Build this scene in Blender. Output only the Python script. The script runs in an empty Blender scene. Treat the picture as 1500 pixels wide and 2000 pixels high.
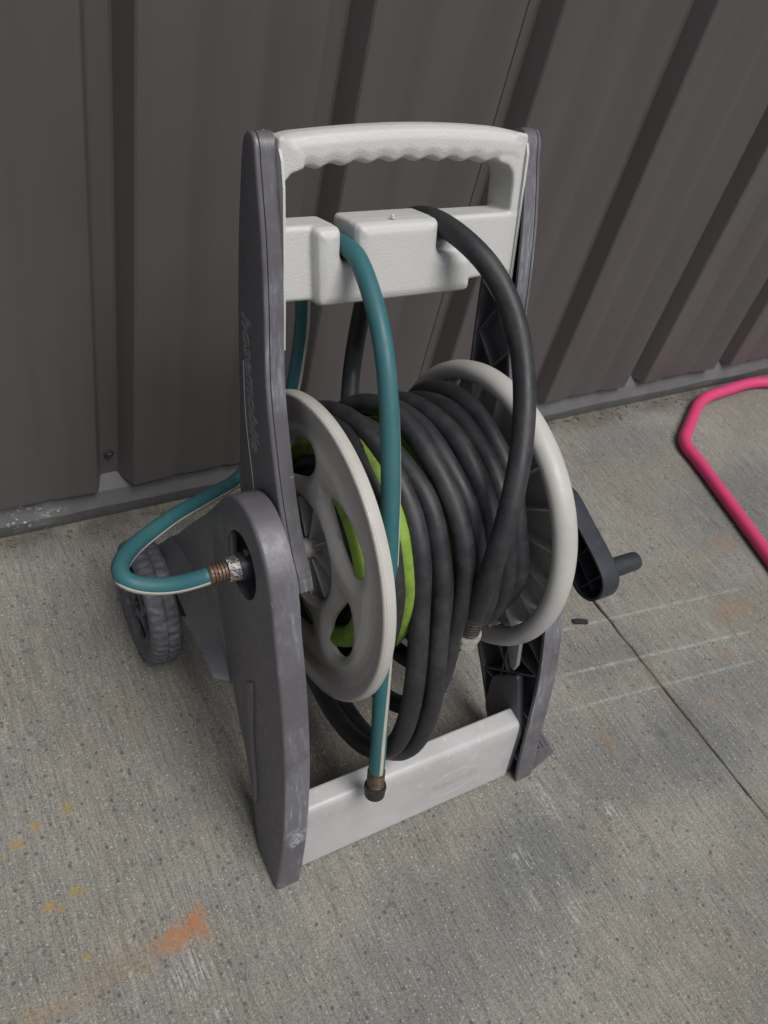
import bpy, bmesh, math, random
import numpy as np
from mathutils import Vector, Matrix, noise
from mathutils.geometry import tessellate_polygon
random.seed(7); rng = np.random.default_rng(7)
S = 1.1                                   # survey units -> metres
sc = bpy.context.scene
COL = sc.collection
PI = math.pi

# ------------------------------------------------------------------ camera
cam = bpy.data.cameras.new('camera')
cam_o = bpy.data.objects.new('camera', cam); COL.objects.link(cam_o)
def camera_axes():
    f = 1680.0
    n = lambda v: v / np.linalg.norm(v)
    d = lambda x, y: n(np.array([x - 750.0, y - 1000.0, f]))
    Z = -d(258, 2650)
    X = d(3900, 205); X = n(X - X.dot(Z) * Z)
    Y = np.cross(Z, X)
    return np.array([X, Y, Z])
R_ = camera_axes()
cx, cy, cz = R_ @ [1, 0, 0], R_ @ [0, -1, 0], R_ @ [0, 0, -1]
M = Matrix(((cx[0], cy[0], cz[0], 0), (cx[1], cy[1], cz[1], 0), (cx[2], cy[2], cz[2], 1.052 * S), (0, 0, 0, 1)))
cam_o.matrix_world = M
cam.sensor_fit = 'VERTICAL'; cam.sensor_height = 36; cam.sensor_width = 27
cam.lens = 36 * 1680 / 2000
cam.clip_start = 0.05; cam.clip_end = 500
cam.dof.use_dof = True; cam.dof.focus_distance = 0.92 * S; cam.dof.aperture_fstop = 9.0
sc.camera = cam_o

# ------------------------------------------------------------------ sky and sun
w = bpy.data.worlds.new('World'); sc.world = w; w.use_nodes = True
nt = w.node_tree; bg = nt.nodes['Background']
SUN_EL, SUN_AZ = math.radians(62), math.radians(165)     # azimuth clockwise from +Y
sky = nt.nodes.new('ShaderNodeTexSky'); sky.sky_type = 'NISHITA'; sky.sun_disc = False
sky.sun_elevation = SUN_EL; sky.sun_rotation = SUN_AZ; sky.air_density = 1.0; sky.dust_density = 3.0
hs = nt.nodes.new('ShaderNodeHueSaturation'); hs.inputs['Saturation'].default_value = 0.55
nt.links.new(sky.outputs[0], hs.inputs['Color']); nt.links.new(hs.outputs[0], bg.inputs['Color'])
bg.inputs['Strength'].default_value = 0.043
sun = bpy.data.lights.new('sun', 'SUN'); sun.energy = 1.5; sun.angle = math.radians(32); sun.color = (1.0, 0.995, 0.985)
sun_o = bpy.data.objects.new('sun', sun); COL.objects.link(sun_o)
sdir = Vector((math.sin(SUN_AZ) * math.cos(SUN_EL), math.cos(SUN_AZ) * math.cos(SUN_EL), math.sin(SUN_EL)))
sun_o.rotation_euler = sdir.to_track_quat('Z', 'Y').to_euler(); sun_o.location = sdir * 8
vs = sc.view_settings; vs.view_transform = 'Standard'; vs.look = 'None'; vs.gamma = 1; vs.use_curve_mapping = False
vs.exposure = 0.86
sc.render.engine = 'CYCLES'

# ------------------------------------------------------------------ node helpers
class NB:
    """small builder for procedural materials; coordinates are the object's own, in survey units"""
    def __init__(s, name):
        s.m = bpy.data.materials.new(name); s.m.use_nodes = True
        s.t = s.m.node_tree; s.b = s.t.nodes['Principled BSDF']
        tc = s.t.nodes.new('ShaderNodeTexCoord')
        s.co = s.vscale(tc.outputs['Object'], (1 / S,) * 3)
    def n(s, typ, **kw):
        o = s.t.nodes.new(typ)
        for k, v in kw.items(): setattr(o, k, v)
        return o
    def link(s, a, b):
        if hasattr(a, 'is_output') or isinstance(a, bpy.types.NodeSocket): s.t.links.new(a, b)
        else: b.default_value = a
    def vscale(s, v, k):
        o = s.n('ShaderNodeVectorMath', operation='MULTIPLY'); s.link(v, o.inputs[0]); o.inputs[1].default_value = k
        return o.outputs[0]
    def vsub(s, v, k):
        o = s.n('ShaderNodeVectorMath', operation='SUBTRACT'); s.link(v, o.inputs[0]); o.inputs[1].default_value = k
        return o.outputs[0]
    def vadd(s, v, k):
        o = s.n('ShaderNodeVectorMath', operation='ADD'); s.link(v, o.inputs[0]); s.link(k, o.inputs[1])
        return o.outputs[0]
    def math(s, op, a, b=0.0, c=0.0):
        o = s.n('ShaderNodeMath', operation=op); s.link(a, o.inputs[0]); s.link(b, o.inputs[1]); s.link(c, o.inputs[2])
        return o.outputs[0]
    def noise(s, scale, v=None, detail=4, rough=0.55, dist=0.0, col=False):
        o = s.n('ShaderNodeTexNoise'); s.link(v if v is not None else s.co, o.inputs['Vector'])
        o.inputs['Scale'].default_value = scale; o.inputs['Detail'].default_value = detail
        o.inputs['Roughness'].default_value = rough; o.inputs['Distortion'].default_value = dist
        return o.outputs[1 if col else 0]
    def voro(s, scale, v=None, feature='F1', rnd=1.0):
        o = s.n('ShaderNodeTexVoronoi', feature=feature); s.link(v if v is not None else s.co, o.inputs['Vector'])
        o.inputs['Scale'].default_value = scale; o.inputs['Randomness'].default_value = rnd
        return o
    def ramp(s, f, a, b, va=0.0, vb=1.0):
        o = s.n('ShaderNodeMapRange', interpolation_type='SMOOTHSTEP'); s.link(f, o.inputs[0])
        o.inputs[1].default_value = a; o.inputs[2].default_value = b; o.inputs[3].default_value = va; o.inputs[4].default_value = vb
        return o.outputs[0]
    def mix(s, f, a, b, mode='MIX'):
        o = s.n('ShaderNodeMix', data_type='RGBA', blend_type=mode)
        s.link(f, o.inputs[0])
        for v, i in ((a, 6), (b, 7)):
            if isinstance(v, tuple): o.inputs[i].default_value = (*v[:3], 1)
            else: s.link(v, o.inputs[i])
        return o.outputs[2]
    def xyz(s, v=None):
        o = s.n('ShaderNodeSeparateXYZ'); s.link(v if v is not None else s.co, o.inputs[0]); return o.outputs
    def blob(s, c, r, soft=0.35, warp=None):
        """elliptical mask in x, y round c with radii r, edge warped by a noise colour"""
        v = s.vsub(s.co, (c[0], c[1], 0))
        if warp is not None: v = s.vadd(v, warp)
        v = s.vscale(v, (1 / r[0], 1 / r[1], 0))
        o = s.n('ShaderNodeVectorMath', operation='LENGTH'); s.link(v, o.inputs[0])
        return s.ramp(o.outputs['Value'], 1 - soft, 1 + soft, 1, 0)
    def bump(s, h, strength=0.3, dist=0.001, prev=None):
        o = s.n('ShaderNodeBump'); s.link(h, o.inputs['Height']); o.inputs['Strength'].default_value = strength
        o.inputs['Distance'].default_value = dist * S
        if prev is not None: s.link(prev, o.inputs['Normal'])
        return o.outputs[0]
    def done(s, col=None, rough=None, metal=None, normal=None, spec=None):
        b = s.b.inputs
        if col is not None:
            if isinstance(col, tuple): b['Base Color'].default_value = (*col[:3], 1)
            else: s.link(col, b['Base Color'])
        if rough is not None: s.link(rough, b['Roughness'])
        if metal is not None: s.link(metal, b['Metallic'])
        if normal is not None: s.link(normal, b['Normal'])
        if spec is not None: b['Specular IOR Level'].default_value = spec
        return s.m

def plastic(name, col, rough=0.45, grain=0.0, grain_scale=900, scuff=0.3, scuff_col=(0.35, 0.35, 0.37), dirt=0.25, dirt_col=(0.12, 0.10, 0.08), scr=0.6, wear=0.0):
    k = NB(name)
    big = k.noise(14, detail=5); med = k.noise(70, detail=6, rough=0.65)
    c = k.mix(k.ramp(big, 0.3, 0.75, 0, dirt), col, dirt_col)
    c = k.mix(k.math('MULTIPLY', k.ramp(med, 0.58, 0.72), scuff), c, scuff_col)
    sv = k.vscale(k.co, (700, 60, 25)); sv2 = k.vscale(k.co, (40, 500, 60))
    s1 = k.ramp(k.noise(1, sv, detail=2), 0.70, 0.76); s2 = k.ramp(k.noise(1, sv2, detail=2), 0.70, 0.76)
    msk = k.ramp(k.noise(9, detail=3), 0.48, 0.66)
    c = k.mix(k.math('MULTIPLY', k.math('MULTIPLY', k.math('ADD', s1, s2), msk), scr), c, scuff_col)
    sp = k.voro(260); c = k.mix(k.math('MULTIPLY', k.ramp(sp.outputs['Distance'], 0.04, 0.12, 1, 0), k.ramp(med, 0.5, 0.7, 0, 0.5)), c, (0.45, 0.43, 0.40))
    if wear:
        pt = k.n('ShaderNodeNewGeometry').outputs['Pointiness']
        c = k.mix(k.math('MULTIPLY', k.math('MULTIPLY', k.ramp(pt, 0.52, 0.60), k.ramp(k.noise(48, detail=6, rough=0.75), 0.40, 0.62)), wear), c, (0.36, 0.36, 0.37))
    nb = k.bump(k.noise(60, detail=4), 0.12, 0.002)
    if grain:
        nb = k.bump(k.voro(grain_scale, feature='SMOOTH_F1').outputs['Distance'], grain, 0.0007, nb)
    r = k.ramp(med, 0.3, 0.7, rough - 0.06, rough + 0.12)
    return k.done(c, r, 0.0, nb, 0.45)

MAT = {}
MAT['post'] = plastic('grey_plastic', (0.100, 0.095, 0.106), 0.36, scuff=0.25, scuff_col=(0.23, 0.23, 0.25), dirt=0.25, dirt_col=(0.085, 0.075, 0.07), wear=0.0, scr=0.9)
MAT['tongue'] = plastic('mid_grey_plastic', (0.26, 0.255, 0.25), 0.45, scuff=0.2)
MAT['handle'] = plastic('pale_grained_plastic', (0.525, 0.52, 0.50), 0.42, grain=0.5, grain_scale=800, scuff=0.12, scuff_col=(0.56, 0.56, 0.55), dirt=0.14, dirt_col=(0.36, 0.32, 0.26), scr=0.1)
MAT['bar'] = plastic('pale_scuffed_plastic', (0.47, 0.465, 0.46), 0.36, scuff=0.4, scuff_col=(0.62, 0.62, 0.62), dirt=0.5, dirt_col=(0.33, 0.315, 0.30), scr=0.8)
MAT['disc'] = plastic('warm_grey_plastic', (0.475, 0.45, 0.415), 0.45, grain=0.35, grain_scale=450, scuff=0.25, scuff_col=(0.50, 0.49, 0.47), dirt=0.35, dirt_col=(0.31, 0.27, 0.22), scr=0.25)
MAT['disc_smooth'] = plastic('pale_rim_plastic', (0.475, 0.46, 0.435), 0.42, scuff=0.2, scuff_col=(0.54, 0.53, 0.51), dirt=0.35, dirt_col=(0.27, 0.24, 0.20), scr=0.3)
MAT['black'] = plastic('black_plastic', (0.028, 0.032, 0.040), 0.38, scuff=0.3, scuff_col=(0.07, 0.07, 0.075), dirt=0.3, dirt_col=(0.045, 0.04, 0.035), scr=0.6)
def worn(m):
    m = m.copy(); m.name = 'scuffed_grey_plastic'; t = m.node_tree; b = t.nodes['Principled BSDF']
    k = NB.__new__(NB); k.m = m; k.t = t; k.b = b
    tc = t.nodes.new('ShaderNodeTexCoord'); k.co = k.vscale(tc.outputs['Object'], (1 / S,) * 3)
    base = b.inputs['Base Color'].links[0].from_socket
    nrm = k.xyz(k.n('ShaderNodeNewGeometry').outputs['True Normal'])
    front = k.ramp(k.math('MULTIPLY', nrm[1], -1.0), 0.55, 0.85)
    st = k.ramp(k.noise(1, k.vscale(k.co, (260, 40, 34)), detail=5, rough=0.7), 0.48, 0.70)
    band = k.ramp(k.noise(11, detail=4, rough=0.6), 0.42, 0.66)
    c = k.mix(k.math('MULTIPLY', front, k.math('MULTIPLY', k.math('MULTIPLY_ADD', st, 0.8, 0.25), band)), base, (0.26, 0.26, 0.275))
    d = k.n('ShaderNodeVectorMath', operation='LENGTH'); k.link(k.vscale(k.vadd(k.vsub(k.co, (-0.172, -0.174, 0.088)), k.vscale(k.vsub(k.noise(90, detail=4, col=True), (0.5, 0.5, 0.5)), (0.03, 0.03, 0.03))), (60, 60, 46)), d.inputs[0])
    spot = k.math('MULTIPLY', k.ramp(d.outputs['Value'], 0.3, 1.0, 1, 0), k.ramp(k.noise(240, detail=5, rough=0.8), 0.38, 0.58))
    c = k.mix(k.math('MULTIPLY', spot, 0.8), c, (0.42, 0.42, 0.44))
    t.links.new(c, b.inputs['Base Color']); return m
MAT['leg'] = worn(MAT['post'])
def wheel_mat():
    k = NB('worn_wheel_plastic')
    a = k.noise(60, k.vscale(k.co, (1, 1, 2.2)), detail=6, rough=0.7); b = k.noise(300, detail=3)
    c = k.mix(k.ramp(a, 0.46, 0.72), (0.085, 0.086, 0.095), (0.18, 0.18, 0.185))
    nb = k.bump(a, 0.5, 0.003); nb = k.bump(b, 0.3, 0.001, nb)
    return k.done(c, 0.6, 0, nb, 0.4)
MAT['wheel'] = wheel_mat()
def hose_mat(name, col, rough, dust, dust_col, dots=0.5):
    k = NB(name)
    a = k.noise(40, detail=6, rough=0.7); f = k.noise(900, detail=2)
    c = k.mix(k.ramp(a, 0.38, 0.72, 0, dust), col, dust_col)
    c = k.mix(k.math('MULTIPLY', k.ramp(f, 0.60, 0.72), dots), c, dust_col)
    sp = k.voro(170); c = k.mix(k.ramp(sp.outputs['Distance'], 0.03, 0.09, dots, 0), c, tuple(min(1, x * 2.0 + 0.03) for x in dust_col))
    nb = k.bump(k.noise(35, detail=3), 0.25, 0.003); nb = k.bump(f, 0.2, 0.0006, nb)
    return k.done(c, k.ramp(a, 0.3, 0.7, rough, rough + 0.15), 0, nb, 0.4)
MAT['rubber'] = hose_mat('black_rubber', (0.019, 0.0195, 0.022), 0.43, 0.40, (0.068, 0.067, 0.068), 0.7)
MAT['teal'] = hose_mat('teal_vinyl', (0.028, 0.122, 0.135), 0.42, 0.6, (0.055, 0.122, 0.122), 0.4)
MAT['lime'] = hose_mat('lime_vinyl', (0.20, 0.32, 0.032), 0.5, 0.8, (0.10, 0.15, 0.028), 0.6)
MAT['stripe'] = hose_mat('cream_stripe', (0.46, 0.44, 0.38), 0.5, 0.5, (0.30, 0.28, 0.22), 0.3)
def metal_mat(name, col, rust, rough, white=0.0):
    k = NB(name)
    a = k.noise(160, detail=5, rough=0.7); b = k.noise(420, detail=4, rough=0.7)
    c = k.mix(k.ramp(a, 0.42, 0.62), col, rust)
    wmask = k.ramp(b, 0.46, 0.58, 0, white)
    c = k.mix(wmask, c, (0.5, 0.5, 0.48))
    return k.done(c, k.ramp(a, 0.3, 0.7, rough, rough + 0.25), k.math('SUBTRACT', 0.75, k.math('MULTIPLY', wmask, 0.7)), k.bump(b, 0.4, 0.0006))
MAT['brass'] = metal_mat('tarnished_brass', (0.20, 0.145, 0.10), (0.10, 0.065, 0.045), 0.4)
MAT['galv'] = metal_mat('crusted_zinc', (0.22, 0.21, 0.20), (0.13, 0.115, 0.10), 0.4, 0.9)
MAT['chrome'] = metal_mat('bright_metal', (0.85, 0.83, 0.79), (0.62, 0.57, 0.48), 0.16)
MAT['dark_metal'] = metal_mat('dull_dark_metal', (0.085, 0.08, 0.075), (0.06, 0.05, 0.045), 0.45)
def pink_mat():
    k = NB('pink_powder_coat')
    a = k.noise(30, detail=4)
    c = k.mix(k.ramp(a, 0.35, 0.7), (0.60, 0.045, 0.150), (0.52, 0.050, 0.145))
    return k.done(c, 0.42, 0, k.bump(k.noise(500), 0.1, 0.0006), 0.5)
MAT['pink'] = pink_mat()
def wall_mat(name, c0, c1, flecks=False):
    k = NB(name)
    v = k.vscale(k.co, (14, 1, 1.2))
    a = k.noise(1.2, v, detail=5); b = k.noise(5, detail=5); f = k.noise(1500, detail=1)
    c = k.mix(k.ramp(a, 0.3, 0.7), c0, c1)
    c = k.mix(k.ramp(b, 0.45, 0.75, 0, 0.22), c, (0.075, 0.07, 0.062))
    sp = k.voro(38); c = k.mix(k.ramp(sp.outputs['Distance'], 0.012, 0.03, 0.6, 0), c, (0.2, 0.19, 0.18))
    if flecks:
        m = k.math('MULTIPLY', k.ramp(k.noise(190, detail=3, rough=0.7), 0.59, 0.64), k.ramp(k.noise(16, detail=2), 0.50, 0.60))
        m = k.math('MULTIPLY', m, k.math('MULTIPLY', k.ramp(k.xyz()[0], -0.27, -0.24), k.ramp(k.xyz()[0], -0.13, -0.10, 1, 0)))
        c = k.mix(m, c, (0.5, 0.5, 0.49))
        x, y, z = k.xyz()
        c = k.mix(k.math('MULTIPLY', k.ramp(k.noise(45, detail=5), 0.4, 0.6), k.ramp(z, 0.0, 0.02, 0.7, 0)), c, (0.08, 0.07, 0.055))
    nb = k.bump(k.noise(3.5, k.vscale(k.co, (1, 1, 0.35)), detail=2), 0.25, 0.012); nb = k.bump(f, 0.06, 0.0005, nb)
    return k.done(c, k.ramp(b, 0.3, 0.7, 0.36, 0.50), 0, nb, 0.5)
MAT['wall'] = wall_mat('brown_painted_steel', (0.085, 0.076, 0.074), (0.099, 0.089, 0.087))
MAT['trim'] = wall_mat('grey_brown_flashing', (0.105, 0.103, 0.103), (0.13, 0.127, 0.127), True)
MAT['screw'] = metal_mat('painted_screw', (0.10, 0.10, 0.11), (0.06, 0.055, 0.055), 0.4)
def soil_mat():
    k = NB('dark_soil'); a = k.noise(80, detail=6)
    return k.done(k.mix(a, (0.012, 0.010, 0.008), (0.035, 0.029, 0.023)), 0.95, 0, k.bump(a, 0.8, 0.004), 0.2)
MAT['soil'] = soil_mat()
def bit_mat(name, c): k = NB(name); return k.done(k.mix(k.noise(120), tuple(x * 0.6 for x in c), c), 0.8)
MAT['bits'] = bit_mat('dry_bits', (0.17, 0.14, 0.105)); MAT['grit'] = bit_mat('pale_grit', (0.42, 0.40, 0.36)); MAT['scrap'] = bit_mat('scrap_black', (0.02, 0.02, 0.02))

def concrete_mat():
    k = NB('broomed_concrete')
    warp = k.vscale(k.vsub(k.noise(22, detail=5, rough=0.65, col=True), (0.5, 0.5, 0.5)), (0.09, 0.09, 0))
    warp_s = k.vscale(k.vsub(k.noise(70, detail=5, rough=0.7, col=True), (0.5, 0.5, 0.5)), (0.05, 0.05, 0))
    # broom lines run away from the wall
    b1 = k.noise(1, k.vscale(k.co, (420, 26, 1)), detail=3, rough=0.6)
    b2 = k.noise(1, k.vscale(k.co, (900, 90, 1)), detail=2)
    g1 = k.noise(560, detail=3, rough=0.7); g2 = k.noise(260, detail=4, rough=0.75)
    big = k.noise(3.2, detail=5, rough=0.6); mid = k.noise(14, detail=6, rough=0.65); mid2 = k.noise(9, k.vadd(k.co, (7.3, 1.1, 0)), detail=5)
    c = k.mix(k.ramp(big, 0.32, 0.68), (0.192, 0.181, 0.154), (0.238, 0.227, 0.198))
    c = k.mix(k.ramp(mid, 0.42, 0.70, 0, 0.5), c, (0.185, 0.178, 0.162))
    c = k.mix(k.ramp(mid2, 0.55, 0.72, 0, 0.45), c, (0.262, 0.222, 0.168))
    # traffic-grey patches
    dark = (0.130, 0.134, 0.136)
    pm = None
    for cc, rr, st in (((0.585, 0.205), (0.085, 0.06), 0.6), ((0.52, 0.125), (0.06, 0.05), 0.4), ((0.93, 0.25), (0.10, 0.07), 0.65), ((1.05, 0.29), (0.12, 0.06), 0.4), ((0.40, 0.17), (0.08, 0.09), 0.38), ((0.28, 0.10), (0.10, 0.05), 0.5),
                       ((0.90, 0.43), (0.09, 0.035), 0.35), ((1.46, 0.60), (0.20, 0.11), 0.65), ((1.30, 0.85), (0.14, 0.05), 0.45), ((0.78, 0.27), (0.09, 0.05), 0.4), ((1.75, 0.42), (0.25, 0.12), 0.4), ((0.70, 0.36), (0.08, 0.04), 0.25)):
        m = k.math('MULTIPLY', k.blob(cc, rr, 0.5, warp), st)
        pm = m if pm is None else k.math('MAXIMUM', pm, m)
    c = k.mix(pm, c, dark)
    c = k.mix(k.math('MULTIPLY', k.math('MAXIMUM', k.blob((0.455, 0.44), (0.125, 0.075), 0.45, warp), k.blob((0.52, 0.54), (0.07, 0.10), 0.45, warp)), k.ramp(mid, 0.25, 0.6, 0.62, 0.42)), c, (0.068, 0.057, 0.043))  # brown damp patch under the reel that also paints the reel's shade into the colour
    # pale clean patch
    c = k.mix(k.math('MULTIPLY', k.blob((0.80, 0.15), (0.10, 0.05), 0.35, warp), 0.35), c, (0.31, 0.295, 0.255))
    c = k.mix(k.math('MULTIPLY', k.blob((0.62, 0.05), (0.14, 0.08), 0.45, warp), 0.25), c, (0.30, 0.28, 0.235))
    # grain and broom tone
    tone = k.math('ADD', k.math('MULTIPLY', k.math('SUBTRACT', b1, 0.5), 0.85), k.math('ADD', k.math('MULTIPLY', k.math('SUBTRACT', g1, 0.5), 1.9), k.math('MULTIPLY', k.math('SUBTRACT', g2, 0.5), 1.3)))
    tone = k.math('ADD', tone, k.math('MULTIPLY', k.math('SUBTRACT', b2, 0.5), 0.5))
    b3 = k.noise(1, k.vscale(k.co, (170, 9, 1)), detail=4, rough=0.65)
    tone = k.math('ADD', tone, k.math('MULTIPLY', k.math('SUBTRACT', b3, 0.5), 0.7))
    tv = k.math('MULTIPLY_ADD', tone, 1.2, 1.0)
    cb = k.n('ShaderNodeCombineXYZ')
    for i in range(3): k.link(tv, cb.inputs[i])
    vm = k.n('ShaderNodeVectorMath', operation='MULTIPLY'); k.link(c, vm.inputs[0]); k.link(cb.outputs[0], vm.inputs[1])
    c = vm.outputs[0]
    # dark pits and pale grit flecks, some round spots
    pv = k.voro(95); rnd = k.xyz(pv.outputs['Color'])[0]
    c = k.mix(k.math('MULTIPLY', k.ramp(pv.outputs['Distance'], 0.12, 0.30, 0.85, 0), k.ramp(rnd, 0.62, 0.70)), c, (0.085, 0.085, 0.085))
    pv2 = k.voro(42, k.vadd(k.co, warp_s)); rnd2 = k.xyz(pv2.outputs['Color'])[1]
    c = k.mix(k.math('MULTIPLY', k.ramp(pv2.outputs['Distance'], 0.10, 0.28, 0.7, 0), k.ramp(rnd2, 0.72, 0.78)), c, (0.105, 0.105, 0.108))
    pv3 = k.voro(170); rnd3 = k.xyz(pv3.outputs['Color'])[2]
    c = k.mix(k.math('MULTIPLY', k.ramp(pv3.outputs['Distance'], 0.08, 0.26, 0.8, 0), k.ramp(rnd3, 0.84, 0.88)), c, (0.45, 0.43, 0.39))
    # rust
    fleck = k.ramp(k.math('ADD', g2, k.math('MULTIPLY', k.math('SUBTRACT', b1, 0.5), 0.5)), 0.36, 0.62)
    r1 = k.math('MAXIMUM', k.blob((0.147, 0.303), (0.026, 0.0095), 0.7, warp_s), k.blob((0.170, 0.309), (0.011, 0.017), 0.7, warp_s))
    c = k.mix(k.math('MULTIPLY', r1, k.math('MULTIPLY_ADD', fleck, 0.75, 0.25)), c, (0.40, 0.155, 0.038))
    r2 = k.math('MAXIMUM', k.blob((0.085, 0.300), (0.045, 0.013), 0.6, warp), k.blob((0.0, 0.29), (0.06, 0.010), 0.6, warp_s))
    c = k.mix(k.math('MULTIPLY', r2, k.math('MULTIPLY_ADD', fleck, 0.34, 0.03)), c, (0.32, 0.19, 0.075))
    ym = None
    for cc, rr in (((0.058, 0.400), (0.006, 0.006)), ((0.066, 0.396), (0.004, 0.004)), ((0.028, 0.394), (0.006, 0.005)), ((0.040, 0.386), (0.005, 0.004)), ((0.012, 0.478), (0.007, 0.006)), ((-0.012, 0.470), (0.007, 0.005)), ((0.036, 0.490), (0.007, 0.005)), ((0.075, 0.50), (0.005, 0.008)), ((-0.05, 0.66), (0.02, 0.012)), ((0.05, 0.325), (0.006, 0.004))):
        m = k.blob(cc, rr, 0.5, k.vscale(warp_s, (0.35, 0.35, 0))); ym = m if ym is None else k.math('MAXIMUM', ym, m)
    c = k.mix(k.math('MULTIPLY', ym, k.math('MULTIPLY_ADD', fleck, 0.4, 0.35)), c, (0.34, 0.22, 0.05))
    rm = None
    for cc, rr in (((1.02, 0.29), (0.012, 0.008)), ((0.80, 0.30), (0.008, 0.02)), ((1.20, 0.42), (0.05, 0.02)), ((0.665, 0.345), (0.012, 0.008)), ((1.10, 0.355), (0.02, 0.01)), ((1.30, 0.55), (0.03, 0.02))):
        m = k.blob(cc, rr, 0.6, warp_s); rm = m if rm is None else k.math('MAXIMUM', rm, m)
    c = k.mix(k.math('MULTIPLY', rm, 0.35), c, (0.27, 0.16, 0.09))
    # white scrapes following the broom lines
    wm = None
    line = k.ramp(k.noise(1, k.vscale(k.co, (330, 20, 1)), detail=4, rough=0.7), 0.50, 0.60)
    for cc, rr, st in (((0.146, 0.262), (0.020, 0.030), 0.75), ((0.160, 0.205), (0.012, 0.04), 0.55), ((0.655, 0.262), (0.010, 0.035), 0.6), ((0.705, 0.270), (0.010, 0.02), 0.5), ((0.735, 0.205), (0.012, 0.022), 0.7), ((0.575, 0.215), (0.016, 0.012), 0.7),
                       ((0.600, 0.14), (0.016, 0.035), 0.55), ((0.535, 0.122), (0.010, 0.025), 0.6), ((0.56, 0.17), (0.010, 0.03), 0.4), ((0.70, 0.115), (0.008, 0.012), 0.55), ((0.010, 0.255), (0.008, 0.02), 0.35), ((0.09, 0.275), (0.008, 0.02), 0.3), ((0.61, 0.255), (0.03, 0.008), 0.45)):
        m = k.math('MULTIPLY', k.blob(cc, rr, 0.45, warp_s), st); wm = m if wm is None else k.math('MAXIMUM', wm, m)
    c = k.mix(k.math('MULTIPLY', k.math('MULTIPLY', wm, k.ramp(k.noise(130, detail=4, rough=0.75), 0.36, 0.60, 0.1, 1)), line), c, (0.50, 0.50, 0.48))
    # three thin chalky lines across the joint
    x, y, z = k.xyz(k.vadd(k.co, k.vscale(warp_s, (0, 0.10, 0))))
    for (x0, y0), (x1, y1), st in (((0.80, 0.503), (1.28, 0.451), 0.35), ((0.78, 0.427), (1.21, 0.371), 0.45), ((0.70, 0.379), (1.18, 0.321), 0.35)):
        sl = (y1 - y0) / (x1 - x0)
        dd = k.math('ABSOLUTE', k.math('SUBTRACT', y, k.math('MULTIPLY_ADD', x, sl, y0 - sl * x0)))
        m = k.math('MULTIPLY', k.ramp(dd, 0.0006, 0.0042, 1, 0), k.math('MULTIPLY', k.ramp(x, x0, x0 + 0.06), k.ramp(x, x1 - 0.06, x1, 1, 0)))
        m = k.math('MULTIPLY', m, k.ramp(k.noise(55, detail=4, rough=0.7), 0.38, 0.58, 0.25, 1))
        c = k.mix(k.math('MULTIPLY', m, st), c, (0.46, 0.45, 0.42))
    # grime collected along the foot of the wall and beside the joint
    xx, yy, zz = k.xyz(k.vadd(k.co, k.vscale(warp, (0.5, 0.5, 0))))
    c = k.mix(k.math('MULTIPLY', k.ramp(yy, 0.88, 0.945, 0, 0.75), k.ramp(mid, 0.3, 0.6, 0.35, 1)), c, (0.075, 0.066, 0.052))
    jd = k.math('ABSOLUTE', k.math('SUBTRACT', xx, 0.951))
    c = k.mix(k.math('MULTIPLY', k.ramp(jd, 0.0, 0.02, 0.45, 0), k.ramp(mid2, 0.4, 0.6)), c, (0.13, 0.10, 0.06))
    h = k.math('ADD', k.math('MULTIPLY', b1, 0.8), k.math('ADD', k.math('MULTIPLY', g1, 0.9), k.math('MULTIPLY', g2, 0.9)))
    nb = k.bump(h, 0.55, 0.0022); nb = k.bump(mid, 0.25, 0.006, nb)
    return k.done(c, 0.88, 0, nb, 0.3)
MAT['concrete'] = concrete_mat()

# ------------------------------------------------------------------ object helpers
ORG = {}
def thing(name, label, cat, org=(0, 0, 0), group=None):
    o = bpy.data.objects.new(name, None); COL.objects.link(o); o.empty_display_size = 0.05
    o.location = Vector(org) * S; ORG[o.name] = Vector(org)
    o['label'] = label; o['category'] = cat
    if group: o['group'] = group
    return o
def origin_of(o):
    p = Vector((0, 0, 0))
    while o is not None:
        p += ORG.get(o.name, Vector((0, 0, 0))); o = o.parent
    return p
def obj(name, vf, mat, parent=None, smooth=True, angle=35, org=(0, 0, 0), **props):
    """vf = (verts, faces) in survey world coordinates -> one mesh object"""
    v, f = vf[0], vf[1]
    p = (origin_of(parent) if parent else Vector((0, 0, 0))) + Vector(org)
    v = (np.asarray(v, float) - np.array(p)) * S
    me = bpy.data.meshes.new(name); me.from_pydata(v.tolist(), [], [tuple(int(i) for i in q) for q in f])
    bm = bmesh.new(); bm.from_mesh(me); bmesh.ops.recalc_face_normals(bm, faces=bm.faces); bm.to_mesh(me); bm.free()
    me.materials.append(MAT[mat] if isinstance(mat, str) else mat)
    return link_mesh(name, me, parent, smooth, angle, org, **props)
def link_mesh(name, me, parent=None, smooth=True, angle=35, org=(0, 0, 0), **props):
    if smooth:
        me.shade_smooth()
        if angle: me.set_sharp_from_angle(angle=math.radians(angle))
    o = bpy.data.objects.new(name, me); COL.objects.link(o)
    o.location = Vector(org) * S; ORG[o.name] = Vector(org)
    if parent: o.parent = parent
    for k_, val in props.items(): o[k_] = val
    return o
def join(*parts):
    V, F, n = [], [], 0
    for v, f in parts:
        V += [tuple(p) for p in v]; F += [tuple(i + n for i in q) for q in f]; n += len(v)
    return V, F
def mapv(vf, fn): return [fn(*p) for p in vf[0]], vf[1]

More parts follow.
